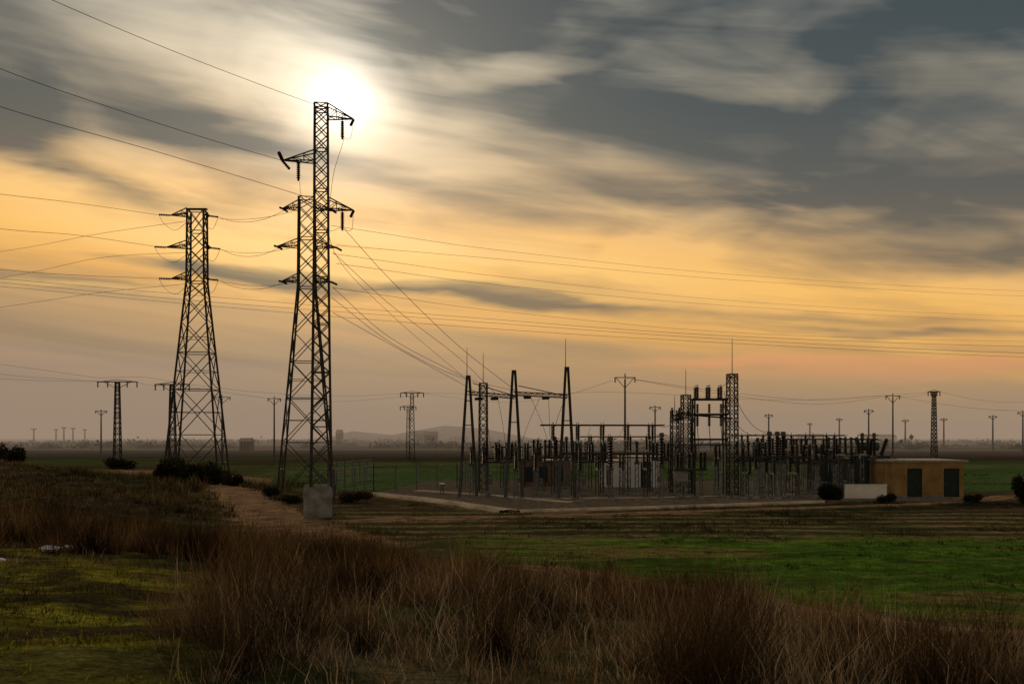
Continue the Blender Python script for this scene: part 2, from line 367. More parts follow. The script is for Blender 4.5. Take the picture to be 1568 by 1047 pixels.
strip('concrete_path',[(yard[2][0]+.6,yard[2][1]+.2),yard[3],yard[4]],.45,m_kerb,.12,.4,False)
strip('concrete_path',[gp(640,752),gp(760,760),gp(880,771)],.7,m_kerb,.13,.4,False)
strip('concrete_path',[gp(820,765),gp(1000,763),gp(1220,758)],.45,m_kerb,.13,.4,False)

# ---------------- lattice towers
def lattice(mb,c,levels,rot=0,leg=.13,br=.07,mi=0,ratio=1.0):
    c=Vector(c); R=Matrix.Rotation(rot,3,'Z'); zs=[]
    for (z0,h0),(z1,h1) in zip(levels[:-1],levels[1:]):
        z=z0
        while z<z1-.01:
            h=h0+(h1-h0)*(z-z0)/(z1-z0); st=2*h*ratio
            if z+st*1.45>z1: st=z1-z
            zs.append((z,h)); z+=st
    zs.append(levels[-1]); cs=[(-1,-1),(1,-1),(1,1),(-1,1)]
    pt=lambda i,k: c+R@Vector((cs[k][0]*zs[i][1],cs[k][1]*zs[i][1],zs[i][0]))
    for i in range(len(zs)-1):
        for k in range(4):
            k2=(k+1)%4; a,b,e,f=pt(i,k),pt(i,k2),pt(i+1,k),pt(i+1,k2)
            mb.beam(a,e,leg,mi=mi); mb.beam(a,f,br,mi=mi); mb.beam(b,e,br*.95,mi=mi)
            big=zs[i][1]>1.5
            if i>0 and (big or i%3==0): mb.beam(a,b,br,mi=mi)
            if big:
                mb.beam((a+e)/2,(a+f)/2,br*.7,mi=mi); mb.beam((b+f)/2,(b+e)/2,br*.7,mi=mi)
    for k in range(4): mb.beam(pt(len(zs)-1,k),pt(len(zs)-1,(k+1)%4),br,mi=mi)
def arm(mb,c,sgn,z,zr,hw,L,rot,br=.07,drop=0):
    c=Vector(c); R=Matrix.Rotation(rot,3,'Z'); tip=c+R@Vector((sgn*L,0,z+drop))
    rt=[c+R@Vector((sgn*hw,s*hw,zz)) for zz in (z,zr) for s in(-1,1)]
    for p in rt: mb.beam(p,tip,br*1.2)
    n=2
    for k in range(1,n+1):
        t=k/(n+1); q=[p.lerp(tip,t) for p in rt]; t0=(k-1)/(n+1); q0=[p.lerp(tip,t0) for p in rt]
        mb.beam(q[0],q[1],br*.7); mb.beam(q[0],q[2],br*.7); mb.beam(q[1],q[3],br*.7); mb.beam(q0[0],q[2],br*.7); mb.beam(q0[1],q[3],br*.7); mb.beam(q0[0],q[1],br*.7)
    return tip
WIRES={}
def wire(name,pts,r=.022,world=False):
    P=[Vector(p) if world else W(*p) for p in pts]; Q=[]
    if len(P)==2: Q=P
    else:
        for i in range(len(P)-1):
            p0=P[i-1] if i>0 else 2*P[0]-P[1]; p1=P[i];p2=P[i+1]; p3=P[i+2] if i+2<len(P) else 2*P[-1]-P[-2]
            for k in range(10):
                t=k/10; Q.append(.5*((2*p1)+(p2-p0)*t+(2*p0-5*p1+4*p2-p3)*t*t+(3*p1-p0-3*p2+p3)*t**3))
        Q.append(P[-1])
    WIRES.setdefault(name,[]).append((Q,r*.85))
def sagw(name,a,b,sag,r=.022):
    a=Vector(a);b=Vector(b); m=(a+b)/2-Vector((0,0,sag)); q1=a.lerp(b,.25)-Vector((0,0,sag*.75)); q3=a.lerp(b,.75)-Vector((0,0,sag*.75))
    wire(name,[a,q1,m,q3,b],r,True)

# main tower
D1=62.5; x1=X(492,D1); c1=(x1,D1,0); m=MB(); r1=math.radians(9)
zt=Z(160,D1)
lattice(m,c1,[(1.9,.64),(10,.52),(17,.44),(zt,.40)],r1,.115,.06)
m.box((x1-.2,D1,.55),(1.7,1.7,1.3),3,r1)
m.add([(x1-.2+a*h,D1+b*h,z) for z,h in((1.2,.80),(2.0,.72)) for a,b in((-1,-1),(1,-1),(1,1),(-1,1))],[(0,3,2,1),(4,5,6,7),(0,1,5,4),(1,2,6,5),(2,3,7,6),(3,0,4,7)],3)
tipT=arm(m,c1,1,Z(180,D1),zt,.40,X(541,D1)-x1,r1,.055)
tipL=arm(m,c1,-1,Z(248,D1),Z(232,D1),.41,x1-X(434,D1),r1,.055)
tipR=arm(m,c1,1,Z(320,D1),Z(303,D1),.42,X(541,D1)-x1,r1,.055)
for tp,px in((tipT,523),(tipL,459),(tipR,523)):
    p=Vector((X(px,D1),tp.y,tp.z)); m.beam(p,p-Vector((0,0,.15)),.05); m.ins(p-Vector((0,0,.12)),p-Vector((0,0,1.15)),.13,8)
    m.box(p-Vector((0,0,1.2)),(.12,.12,.14),0)
for tp,sg in((tipT,1),(tipL,-1),(tipR,1)):
    m.ins(tp+Vector((0,0,-.02)),tp+Vector((-.15,-.3,-.5)) if sg>0 else tp+Vector((.5,-.2,-.6)),.10,5)
m.ins(tipL+Vector((0,0,.02)),tipL+Vector((-.02,-.9,.25)),.12,6)
m.obj('steel_lattice_transmission_tower',MT,c1)

# tower behind
D2=87.6; x2=X(470,D2); c2=(x2,D2,0); r2=math.radians(7); m=MB()
lattice(m,c2,[(-.2,2.35),(Z(440,D2),.74),(Z(303,D2),.66)],r2,.14,.07)
A2=[]
for py,lp in((320,433),(378,425),(431,432)):
    for sg in(-1,1):
        A2.append(arm(m,c2,sg,Z(py,D2),Z(py-11,D2),.7,x2-X(lp,D2),r2,.065))
for tp in A2: m.ins(tp,tp+Vector((.0,-.9,-.12)),.10,5); m.ins(tp,tp+Vector((.3,.8,-.1)),.10,5)
m.obj('steel_lattice_transmission_tower',MT,c2)
# left tower
D3=100.; x3=X(302,D3); c3=(x3,D3,0); r3=math.radians(4); m=MB()
lattice(m,c3,[(-.3,2.75),(Z(432,D3),.86),(Z(322,D3),.80)],r3,.16,.08)
m.box((x3,D3,Z(320,D3)),(2.0,.5,.12)); A3=[]
for py,lp,rp in((330,262,320),(379,255,323),(427,262,320)):
    z=Z(py,D3)
    a=arm(m,c3,-1,z,z+.6,.82,x3-X(lp,D3),r3,.07); b=arm(m,c3,1,z,z+.5,.82,X(rp,D3)-x3,r3,.07)
    ia=a+Vector((-1.05,-.3,.0)); ib=b+Vector((.85,.3,-.05)); m.ins(a,ia,.12,7); m.ins(b,ib,.12,7); A3.append((ia,ib))
    j0=ia; j1=Vector((x3-.85,D3-.8,z-.9))
    wire('conductor_jumpers',[j0,j0.lerp(j1,.2)-Vector((0,0,.75)),j0.lerp(j1,.6)-Vector((0,0,1.05)),j1],.022,True)
    j2=Vector((x3+.85,D3-.8,z-1.0)); wire('conductor_jumpers',[ib,ib.lerp(j2,.4)-Vector((0,0,.9)),j2],.022,True)
m.obj('steel_lattice_transmission_tower',MT,c3)

wire('overhead_power_line',[(-120,-95,33),(80,0,42),(260,76,50),(400,130,57),(482,160,62.5)],.016)
wire('overhead_power_line',[(-200,10,36),(0,105,44),(210,178,52),(330,216,57),(434,246,62)],.018)
wire('overhead_power_line',[(-200,85,36),(0,163,44),(240,232,53),(380,274,59),(484,306,62.5)],.018)
N='overhead_power_line.001'
for ys,k in(((297,311),0),((350,360),1),((412,421),2)):
    wire(N,[(-300,ys[0]-35,70),(0,ys[0],80),(120,ys[1],90),(244,(329,378,426)[k],99)],.022)
for y0,k in((385,0),(425,1),(470,2)):
    wire(N,[(-300,y0+40,150),(0,y0,135),(150,y0-(27,30,22)[k],118),(287,(338,386,434)[k],100)],.024)
for k in range(3):
    sagw(N,A3[k][1],A2[2*k]+Vector((0,.8,0)),.75,.022)
    sagw(N,A3[k][1]+Vector((-.2,1.2,.1)),A2[2*k]+Vector((.9,.9,0)),.35,.022)
N='overhead_power_line.002'
for pts in ([(507,345),(784,385),(1150,422),(1568,445),(2000,452)],[(515,375),(784,398),(1150,430),(1568,453),(2000,462)],
            [(509,388),(784,425),(1150,462),(1568,484),(2000,490)],[(515,403),(784,438),(1150,470),(1568,492),(2000,498)],
            [(509,440),(784,478),(1150,510),(1568,522),(2000,524)]):
    wire(N,[(p[0],p[1],88+i*38) for i,p in enumerate(pts)],.022)
N='overhead_power_line.003'
for pts in ([(-300,400),(0,426),(300,452),(700,484),(1100,513),(1568,530),(2000,535)],[(-300,408),(0,432),(300,460),(700,490),(1100,518),(1568,540),(2000,546)],[(-300,414),(0,438),(300,466),(700,499),(1100,524),(1568,546),(2000,554)]):
    wire(N,[(p[0],p[1],130) for p in pts],.026)

# ---------------- substation portal
apx=[(717,578,80),(787,570,79),(868,565,78)]
def aframe(px,pt,D,rod=None,w=1.35):
    m=MB(); x=X(px,D); zt=Z(pt,D)
    for s in(-1,1):
        a=Vector((x+s*w/2,D+s*.5,.1)); b=Vector((x+s*.10,D+s*.05,zt))
        mid=a.lerp(b,.3); m.cyl(a,mid,.13,.125,8,4); m.cyl(mid,b,.125,.10,8,0); m.box(a,(.5,.5,.25),3)
    for t in(.3,.6,.8):
        m.beam((x-w/2*(1-t)-.05*t,D-.5*(1-t),.1+zt*t),(x+w/2*(1-t)+.05*t,D+.5*(1-t),.1+zt*t),.07)
    m.box((x,D,zt+.05),(.38,.26,.3),0)
    if rod: m.cyl((x-.1,D,zt),(x-.1,D,Z(rod,D)),.035,.02,6,0)
    m.obj('steel_portal_column',MT,(x,D,0))
aframe(*apx[0],532); aframe(*apx[1]); aframe(*apx[2],518)
m=MB()
def lbeam(m,p,q,w=.4,h=.4,n=10,c=.07):
    p=Vector(p);q=Vector(q);d=(q-p).normalized();a=Vector((-d.y,d.x,0)).normalized()*w/2;b=Vector((0,0,h/2)); K=[-a-b,a-b,a+b,-a+b]
    for k in K: m.beam(p+k,q+k,c)
    for i in range(n):
        t0=i/n;t1=(i+1)/n
        for k in range(4): m.beam(p.lerp(q,t0)+K[k],p.lerp(q,t1)+K[(k+1)%4],c*.6)
        m.beam(p.lerp(q,t1)+K[3],p.lerp(q,t1)+K[0],c*.6); m.beam(p.lerp(q,t1)+K[1],p.lerp(q,t1)+K[2],c*.6)
lbeam(m,W(717,601,80),W(787,607,79),.35,.28,n=9); lbeam(m,W(787,602,79),W(868,606,78),.35,.28,n=9)
for pa,pb in (((724,586,79.6),(790,606,79)),((794,590,79),(864,605,78))): m.beam(W(*pa),W(*pb),.07)
for px,py,D in((738,606,79.4),(762,606,79.2),(812,604,78.6),(840,605,78.3)):
    p=W(px,py,D); m.ins(p-Vector((0,.1,.2)),p-Vector((.5,1.0,.25)),.12,6)
m.obj('portal_crossbeam',MT,W(787,605,79))
N='overhead_power_line.004'
wire(N,[(527,350,62.5),(600,430,68),(700,527,75),(790,598,79)],.02)
wire(N,[(527,212,62.5),(508,285,63),(512,385,64),(600,482,70),(712,578,80)],.016)
wire(N,[(510,386,63),(600,468,69),(700,545,76),(760,603,79.2)],.018)
wire(N,[(510,440,64),(600,518,70),(717,580,80)],.018)
wire(N,[(508,455,64),(600,525,71),(700,575,78),(812,603,78.6)],.018)
wire(N,[(510,478,64),(600,528,71),(738,604,79.4)],.018)
wire(N,[(459,278,62.3),(462,300,62.3),(480,322,62.3),(500,352,62.3),(524,348,62.3)],.015)
wire(N,[(541,190,62.5),(536,212,62.4),(524,210,62.4)],.015); wire(N,[(541,330,62.5),(538,352,62.4),(524,350,62.4)],.015)
for a,b in(((738,608,79.4),(752,690,80)),((762,608,79),(775,690,80)),((812,606,78.6),(838,672,80)),((840,607,78.3),(842,668,80)),((826,610,78.3),(800,675,80))):
    wire('busbar_droppers',[a,((a[0]*.35+b[0]*.65),(a[1]*.6+b[1]*.4)+12,79.5),b],.018)

def mast(px,pt,D,w,rod=None,name='lattice_mast',rot=.2):
    m=MB(); x=X(px,D); lattice(m,(x,D,0),[(.1,w/2*1.15),(Z(pt,D),w/2)],rot,.085,.045,ratio=.9)
    if rod: m.cyl((x,D,Z(pt,D)),(x,D,Z(rod,D)),.035,.02,6)
    m.box((x,D,.15),(w+.5,w+.5,.3),3); m.obj(name,MT,(x,D,0))
mast(740,586,86,.62,540); mast(1121,572,80,.66,518); mast(1050,604,82,.62,565); mast(1033,628,84,.55,605)

# ---------------- substation switchgear
def foot(m,x,y): m.box((x,y,.16),(.55,.55,.22),3)
def switch(px,D,w=2.6,zb=3.0,hi=1.25,rot=0.,dy=1.1,blade=True,col=1):
    m=MB(); x=X(px,D); R=Matrix.Rotation(rot,3,'Z'); L=lambda a,b,c: Vector((x,D,0))+R@Vector((a,b,c))
    for s in(-1,1):
        p=L(s*w*.36,0,.1); foot(m,p.x,p.y)
        m.beam(p+Vector((-.11,0,0)),L(s*w*.36-.11,0,zb),.07,mi=col); m.beam(p+Vector((.11,0,0)),L(s*w*.36+.11,0,zb),.07,mi=col)
        for k in range(5): m.beam(L(s*w*.36-.11,0,.3+k*zb/5.2),L(s*w*.36+.11,0,.3+(k+1)*zb/5.2),.035,mi=col)
        m.beam(L(s*w*.36,0,zb-.6),L(s*w*.36,dy/2,zb),.05,mi=col)
    for s in(-1,1): m.beam(L(-w/2,s*dy/2,zb),L(w/2,s*dy/2,zb),.10,.16,mi=0)
    for k in(-1,0,1):
        m.beam(L(k*w*.42,-dy/2-.1,zb+.12),L(k*w*.42,dy/2+.1,zb+.12),.10,mi=0)
        tops=[]
        for s in(-1,1):
            a=L(k*w*.42,s*dy/2,zb+.15); b=L(k*w*.42,s*dy/2,zb+.15+hi); m.ins(a,b,.16,8); tops.append(b); m.box(b+Vector((0,0,.05)),(.2,.2,.12),0)
        if blade: m.cyl(tops[0],tops[1],.04,mi=0)
        m.beam(tops[0],tops[0]+R@Vector((0,-.45,.35)),.03)
    m.box(L(-w*.36+.25,-.12,1.3),(.35,.25,.5),1,rot)
    m.obj('disconnect_switch',MT,(x,D,0))
for a in [(762,83,2.5,2.9,1.3,.25),(806,86,2.6,3.0,1.2,.2),(838,82,2.4,3.3,1.2,.3),(905,84,2.6,2.9,1.2,.15),(905,90,2.6,3.0,1.2,.15),
          (1058,79,2.3,2.4,1.1,.1),(1150,83,2.4,3.0,1.3,.2),(1235,80,2.4,2.9,1.2,.1),(1262,86,2.6,2.9,1.2,.1),(1215,90,2.4,3.2,1.3,.2),(760,94,2.5,3.0,1.2,.2),
          (880,94,2.6,3.1,1.2,.1),(1020,87,2.4,3.0,1.2,.15),(1180,95,2.6,3.3,1.3,.1),(1290,90,2.5,3.4,1.3,.1)]:
    switch(*a)
def ct(px,D,zb=2.6,hi=1.7,r=.19,n=1,name='current_transformer'):
    m=MB(); x0=X(px,D)
    for i in range(n):
        x=x0+i*1.0; foot(m,x,D)
        for s in(-1,1):
            for q in(-1,1): m.beam((x+s*.15,D+q*.15,.1),(x+s*.13,D+q*.13,zb),.055,mi=1)
        for k in range(4):
            m.beam((x-.14,D-.14,.3+k*zb/4.6),(x+.14,D-.14,.3+(k+1)*zb/4.6),.035,mi=1)
        m.box((x,D,zb+.12),(.42,.42,.26),4); m.ins((x,D,zb+.25),(x,D,zb+.25+hi),r,9)
        m.cyl((x,D,zb+.25+hi),(x,D,zb+.62+hi),r*.95,r*.75,10,4); m.beam((x-.4,D,zb+.45+hi),(x+.4,D,zb+.45+hi),.05)
    m.obj(name,MT,(x0,D,0))
for a in [(888,75,2.3,1.6,.18,1),(935,77,2.4,2.0,.22,1),(1013,78,2.6,2.1,.22,1),(1178,81,2.9,1.9,.24,1),(1190,78.5,2.9,1.9,.24,1),(1199,80,2.9,1.9,.24,1),(1138,79,2.4,1.4,.17,2),
          (722,82,2.6,1.0,.15,2),(790,77,2.3,1.3,.17,1),(820,78.5,2.2,1.3,.17,1),(975,84,2.7,1.3,.17,1),(1096,84,2.6,1.2,.17,1),(1160,88,3.0,1.3,.18,2),(1285,82,2.5,1.2,.17,2),(1320,84,3.2,1.5,.18,2),(850,88,3.0,1.4,.17,2)]:
    ct(*a)
def bus(px0,px1,D,pyt,n,name='busbar_row',tip=.5,slope=0.0):
    m=MB(); x0,x1=X(px0,D),X(px1,D); z=Z(pyt,D)
    for j in (0,1):
        y=D+j*2.2
        m.cyl((x0,y,z),(x1,y+slope,z),.06,mi=0)
    for i in range(n):
        x=x0+(x1-x0)*(i+.5)/n; y=D+slope*(i+.5)/n
        foot(m,x,y+1.1)
        for s in(-1,1):
            m.beam((x+s*.14,y+1.1,.1),(x+s*.12,y+1.1,z-1.3),.08,mi=0)
        for k in range(6): m.beam((x-.13*(-1)**k,y+1.1,.2+k*(z-1.6)/6),(x+.13*(-1)**k,y+1.1,.2+(k+1)*(z-1.6)/6),.04,mi=0)
        m.beam((x,y-.25,z-1.25),(x,y+2.4,z-1.25),.12,.14,mi=0)
        for j in(0,1):
            m.ins((x,y+j*2.2,z-1.18),(x,y+j*2.2,z-.04),.15,7); m.beam((x,y+j*2.2,z),(x,y+j*2.2,z+tip*.5),.045)
    m.obj(name,MT,((x0+x1)/2,D,0))
bus(828,1022,82,650,5,slope=1.5); bus(890,1010,89,668,4); bus(1128,1300,86,666,5,slope=1.0); bus(752,850,90,684,3)
bus(1210,1345,80,672,4); bus(1010,1120,92,680,3); bus(860,1010,79,694,4); bus(1130,1240,78,700,3)
m=MB(); Dg=81; 
for px in(1062,1109):
    x=X(px,Dg)
    for yy in(Dg-.5,Dg+.5): m.beam((x,yy,.1),(x,yy,Z(612,Dg)),.13); foot(m,x,yy)
    for k in range(7): m.beam((x,Dg-.5,.3+k*1.1),(x,Dg+.5,1.4+k*1.1),.05)
for py in(611,634,672):
    for yy in(Dg-.5,Dg+.5): m.beam((X(1058,Dg),yy,Z(py,Dg)),(X(1113,Dg),yy,Z(py,Dg)),.13,.16)
for px in(1066,1084,1102):
    x=X(px,Dg)
    for yy in(Dg-.5,Dg+.5): m.ins((x,yy,Z(611,Dg)+.08),(x,yy,Z(592,Dg)),.15,7)
    m.cyl((x,Dg-.6,Z(590,Dg)),(x,Dg+.6,Z(590,Dg)),.05)
    m.ins((x,Dg-.5,Z(634,Dg)-.08),(x,Dg-.5,Z(652,Dg)),.14,6); m.ins((x,Dg-.5,Z(634,Dg)+.1),(x,Dg-.5,Z(618,Dg)),.13,5)
    m.cyl((x,Dg-.5,Z(652,Dg)),(x,Dg-1.2,Z(690,Dg)),.03)
m.obj('raised_switch_gantry',MT,(X(1085,Dg),Dg,0))
m=MB(); p0=W(1025,640,84)
lbeam(m,W(1033,640,84),W(1050,634,82),.4,.4,4); m.beam(W(1050,634,82),W(1121,640,80),.12)
for px in(1029,1040,1054): p=W(px,640,83); m.ins(p,p+Vector((0,0,.9)),.12,6)
m.obj('mast_crossbeam',MT,p0)
for a,b,sg in(((780,690,84),(830,672,82),.4),((850,652,82),(868,606,78),-.2),((1012,652,83),(1034,640,84),.3),((1109,600,81),(1122,640,80),.5),((1122,600,80),(1180,660,81),1.0),
  ((1122,640,80),(1160,664,86),.5),((940,672,77),(955,652,82),.3),((1013,672,78),(1066,652,80.5),.6),((1199,665,80),(1240,668,80),.4),((1102,592,81),(1121,574,80),.2),((890,682,75),(905,650,82),.3)):
    sagw('busbar_droppers',W(*a),W(*b),sg,.022)

def transformer(px,D,s=1.,name='power_transformer'):
    m=MB(); x=X(px,D); z0=.9
    m.box((x,D,.45),(4.2*s,2.8*s,.9),3)
    m.box((x,D,z0+1.15*s),(3.0*s,1.5*s,2.3*s),4)
    for k in range(7): m.box((x-1.3*s+k*.43*s,D-.78*s,z0+1.15*s),(.07,.08,2.2*s),4)
    m.box((x,D,z0+2.35*s),(3.2*s,1.7*s,.1),4)
    for sd_ in(-1,1):
        for k in range(9): m.box((x+sd_*1.77*s,D-.75*s+k*.19*s,z0+1.25*s),(.5*s,.05,1.8*s),4)
        m.cyl((x+sd_*1.75*s,D-.9*s,z0+2.1*s),(x+sd_*1.75*s,D+.95*s,z0+2.1*s),.07,mi=4)
    m.cyl((x-.9*s,D+.9*s,z0+3.1*s),(x+1.1*s,D+.9*s,z0+3.1*s),.36*s,seg=14,mi=4)
    for a in(-.6,.8): m.beam((x+a*s,D+.75*s,z0+2.3*s),(x+a*s,D+.9*s,z0+2.9*s),.12,mi=4)
    for k in(-1,0,1):
        a=Vector((x+k*.9*s,D-.35*s,z0+2.4*s)); m.ins(a,a+Vector((k*.35,-.35,1.35*s)),.21*s,8)
        a=Vector((x+k*.6*s,D+.35*s,z0+2.4*s)); m.ins(a,a+Vector((0,.1,.7*s)),.12*s,5)
    m.obj(name,MT,(x,D,0))
transformer(1330,86,1.05); transformer(1262,92,.9); 
m=MB(); m.box((X(1322,80),79.5,.6),(3.3,.25,1.1),0); m.box((X(1322,80),79.5,1.17),(3.4,.35,.06),0); m.obj('low_concrete_wall',[m_white],(X(1322,80),79.5,0))
m=MB(); m.box((X(835,98),100,1.35),(5.0,3,2.5),0); m.box((X(835,98),100,2.65),(5.3,3.3,.15),1)
for k in(-1.6,-.2,1.3): m.box((X(835,98)+k,98.48,1.3),(.9,.06,1.5),2)
m.obj('brown_equipment_kiosk',[m_brown,m_roof,m_door],(X(835,98),100,0))
def cabinet(px,D,w,h,z=.3):
    m=MB(); x=X(px,D); m.box((x,D,z+h/2),(w,.5,h),0); m.box((x,D,z+h+.03),(w+.1,.6,.06),1); m.box((x,D-.26,z+h/2),(w*.8,.03,h*.85),0); m.box((x+w*.25,D-.28,z+h/2),(.04,.04,.2),1)
    for s in(-1,1): m.beam((x+s*w*.35,D,.1),(x+s*w*.35,D,z),.08,mi=1)
    m.obj('control_cabinet',[m_conc,m_steel],(x,D,0))
cabinet(1042,78,1.1,.7,1.5); cabinet(1190,84,.8,1.2,2.2); cabinet(1110,88,.7,1.3,.5); cabinet(677,86,.35,.6,.3)

# white building
wb=bpy.data.objects.new('white_control_building',None); S.collection.objects.link(wb); wb.location=(11.8,97,0)
m=MB(); xa,xb,ya,yb_=X(957,96.5),X(1009,96.5),96.5,101.5; dx0,dx1=X(981,96.5),X(997,96.5); H=2.95
def wallx(m,x0,x1,y,t,z0,z1,mi=0): m.box(((x0+x1)/2,y+t/2,(z0+z1)/2),(x1-x0,t,z1-z0),mi)
wallx(m,xa,dx0,ya,.2,.0,H); wallx(m,dx1,xb,ya,.2,.0,H); wallx(m,dx0,dx1,ya,.2,2.6,H); wallx(m,xa,xb,yb_,.2,0,H)
m.box((xa+.1,(ya+yb_)/2+.1,H/2),(.2,yb_-ya-.2,H)); m.box((xb-.1,(ya+yb_)/2+.1,H/2),(.2,yb_-ya-.2,H))
xc=X(924,96.5); wallx(m,xc,xa,ya+.6,.2,.0,2.55); m.box((xc+.1,ya+3,1.27),(.2,4.2,2.55)); 
m.obj('walls',[m_white],(11.8,97,0),parent=wb)
m=MB(); m.box(((xa+xb)/2,(ya+yb_)/2+.1,H+.08),(xb-xa+.4,yb_-ya+.3,.15)); m.box(((xc+xa)/2-.05,ya+3,2.63),(xa-xc+.1,5.2,.14)); m.obj('roof',[m_roof],(11.8,97,H),parent=wb)
m=MB(); wallx(m,dx0,dx1,ya+.1,.05,.1,2.6); m.obj('door',[m_door],(11.8,97,1),parent=wb)
m=MB(); wallx(m,xc+.35,xc+.75,ya+.56,.04,.3,2.2); m.obj('side_door',[m_door],(11.8,97,1),parent=wb)
# ochre building
ob_=bpy.data.objects.new('ochre_utility_building',None); S.collection.objects.link(ob_); o0=(34,80,0); ob_.location=o0
xa,xb,ya,yb_=30.6,36.3,80,86; H=2.95; m=MB()
d=[(X(1389,80),X(1412,80)),(X(1445,80),X(1469,80))]
ed=[xa,d[0][0],d[0][1],d[1][0],d[1][1],xb]
wallx(m,ed[0],ed[1],ya,.22,0,H); wallx(m,ed[2],ed[3],ya,.22,0,H); wallx(m,ed[4],ed[5],ya,.22,0,H)
for a,b in d: wallx(m,a,b,ya,.22,2.45,H); wallx(m,a,b,ya+.0,.22,0,.16)
m.box((xa+.11,(ya+yb_)/2+.11,H/2),(.22,yb_-ya-.22,H)); m.box((xb-.11,(ya+yb_)/2+.11,H/2),(.22,yb_-ya-.22,H)); wallx(m,xa,xb,yb_,.22,0,H)
m.obj('walls',[m_yel],o0,parent=ob_)
m=MB(); m.box(((xa+xb)/2+.1,(ya+yb_)/2+.1,H+.09),(xb-xa+.5,yb_-ya+.4,.17)); m.obj('roof',[m_roof],o0,parent=ob_)
m=MB()
for a,b in d:
    wallx(m,a+.05,b-.05,ya+.1,.05,.16,2.42)
    wallx(m,(a+b)/2-.012,(a+b)/2+.012,ya+.085,.012,.16,2.4); wallx(m,a,a+.06,ya+.04,.06,.16,2.45); wallx(m,b-.06,b,ya+.04,.06,.16,2.45)
    for k in range(6): wallx(m,a+.15,(a+b)/2-.1,ya+.085,.012,.4+k*.08,.44+k*.08)
m.obj('doors',[m_door],o0,parent=ob_)
m=MB(); wallx(m,xa-.02,ed[1],ya-.02,.018,0.02,.3); wallx(m,ed[2],ed[3],ya-.02,.018,.02,.3)
for a,b in d: wallx(m,(a+b)/2-.14,(a+b)/2+.14,ya-.05,.045,2.52,2.7)
m.obj('plinth_and_lamps',[m_conc],o0,parent=ob_)

# ---------------- fence
def fence(pts,h=2.4,sp=2.2):
    m=MB()
    for (xa,ya),(xb,yb2) in zip(pts[:-1],pts[1:]):
        a=Vector((xa,ya,0));b=Vector((xb,yb2,0)); L=(b-a).length; n=max(1,int(L/sp))
        for i in range(n+1):
            p=a.lerp(b,i/n); m.cyl(p,p+Vector((0,0,h)),.06,seg=6); m.beam(p+Vector((0,0,h)),p+Vector((0,-.18,h+.25)),.045)
        for k in range(9): z=.12+k*(h-.15)/8; m.beam(a+Vector((0,0,z)),b+Vector((0,0,z)),.014 if k<8 else .04)
        for i in range(int(L/.3)): p=a.lerp(b,i*.3/L); m.beam(p+Vector((0,0,.1)),p+Vector((0,0,h)),.010)
    m.obj('chain_link_fence',[m_steel],(*pts[0],0))
fence([gp(512,762),gp(572,753),gp(700,748)]); fence([gp(700,748),(-4,113),(42,111)]); fence([gp(512,762),(-18.5,100),(-16,115)])

# ---------------- poles
def ypole(px,pt,D,wpx,gz=0):
    m=MB(); x=X(px,D); z=Z(pt,D); w=wpx/F*D/2; r=max(.12,.0008*D)
    m.cyl((x,D,gz-.2),(x,D,z-.1),r*1.3,r*.8,8,0)
    m.beam((x-w,D,z+.05),(x+w,D,z+.05),r*.8); m.beam((x,D,z-1.2),(x-w*.85,D,z),r*.6); m.beam((x,D,z-1.2),(x+w*.85,D,z),r*.6)
    for s in(-1,0,1): m.ins((x+s*w*.95,D,z+.05),(x+s*w*.95,D,z-.55 if s else z+.5),r*.8,4,1)
    m.obj('utility_pole',[m_pole,m_ins],(x,D,0))
for a in [(957,578,117,32),(1367,606,170,22),(1003,623,240,17),(1177,635,300,12),(1330,628,262,14),(1386,643,420,10),(1445,641,395,10),(1520,637,340,12),(1285,641,420,9),(420,610,182,20),(155,629,270,18),(1566,631,290,16),
          (52,656,800,8),(98,654,760,7),(112,655,780,7),(86,657,850,6),(130,657,850,6),(340,608,190,26),(1240,648,520,7)]: ypole(*a)
def tpole(px,pt,D,wpx,w=.9):
    m=MB(); x=X(px,D); z=Z(pt,D); W2=wpx/F*D/2
    lattice(m,(x,D,0),[(-.2,w*.7),(z,w*.36)],.1,.13,.07)
    for yy in(-.3,.3): m.beam((x-W2,D+yy,z),(x+W2,D+yy,z),.12)
    for s in(-1,1): m.beam((x+s*W2,D,z),(x,D,z+.35),.08); m.beam((x+s*W2*.7,D,z),(x+s*w*.3,D,z-1.),.08)
    for s in(-1,-.5,.5,1): m.ins((x+s*W2,D,z),(x+s*W2,D,z-.9),.14,5)
    m.obj('lattice_pylon',MT,(x,D,0))
for a in [(180,584,160,60,.8),(264,588,150,52,.8),(631,601,200,35,.8),(1430,599,200,18,.7),(625,622,240,24,.7)]: tpole(*a)
N='distribution_line'
for pts in([(-200,530,150),(0,557,155),(80,568,158),(150,578,160)],[(-200,545,150),(0,572,155),(100,580,158),(165,584,160)],[(-200,560,150),(0,579,155),(120,583,158),(205,584,160)],
  [(205,584,160),(235,590,155),(264,588,150)],[(150,578,160),(220,577,155),(290,589,150)],[(290,588,150),(400,600,165),(520,606,185),(614,602,200)],[(290,592,150),(420,610,165),(520,614,185),(625,606,200)],
  [(648,602,200),(760,615,160),(860,605,130),(941,581,117)],[(973,581,117),(1100,602,130),(1250,618,150),(1356,607,170)],[(957,578,117),(1100,598,130),(1250,612,150),(1367,604,170)],
  [(1378,607,170),(1470,622,150),(1568,628,140),(1700,620,130)],[(1367,606,170),(1400,606,185),(1430,599,200)],[(1438,599,200),(1500,612,200),(1568,615,200),(1700,605,200)],[(648,601,200),(800,603,190),(957,600,180),(1200,612,190),(1430,600,200)]):
    wire(N,pts,.022)
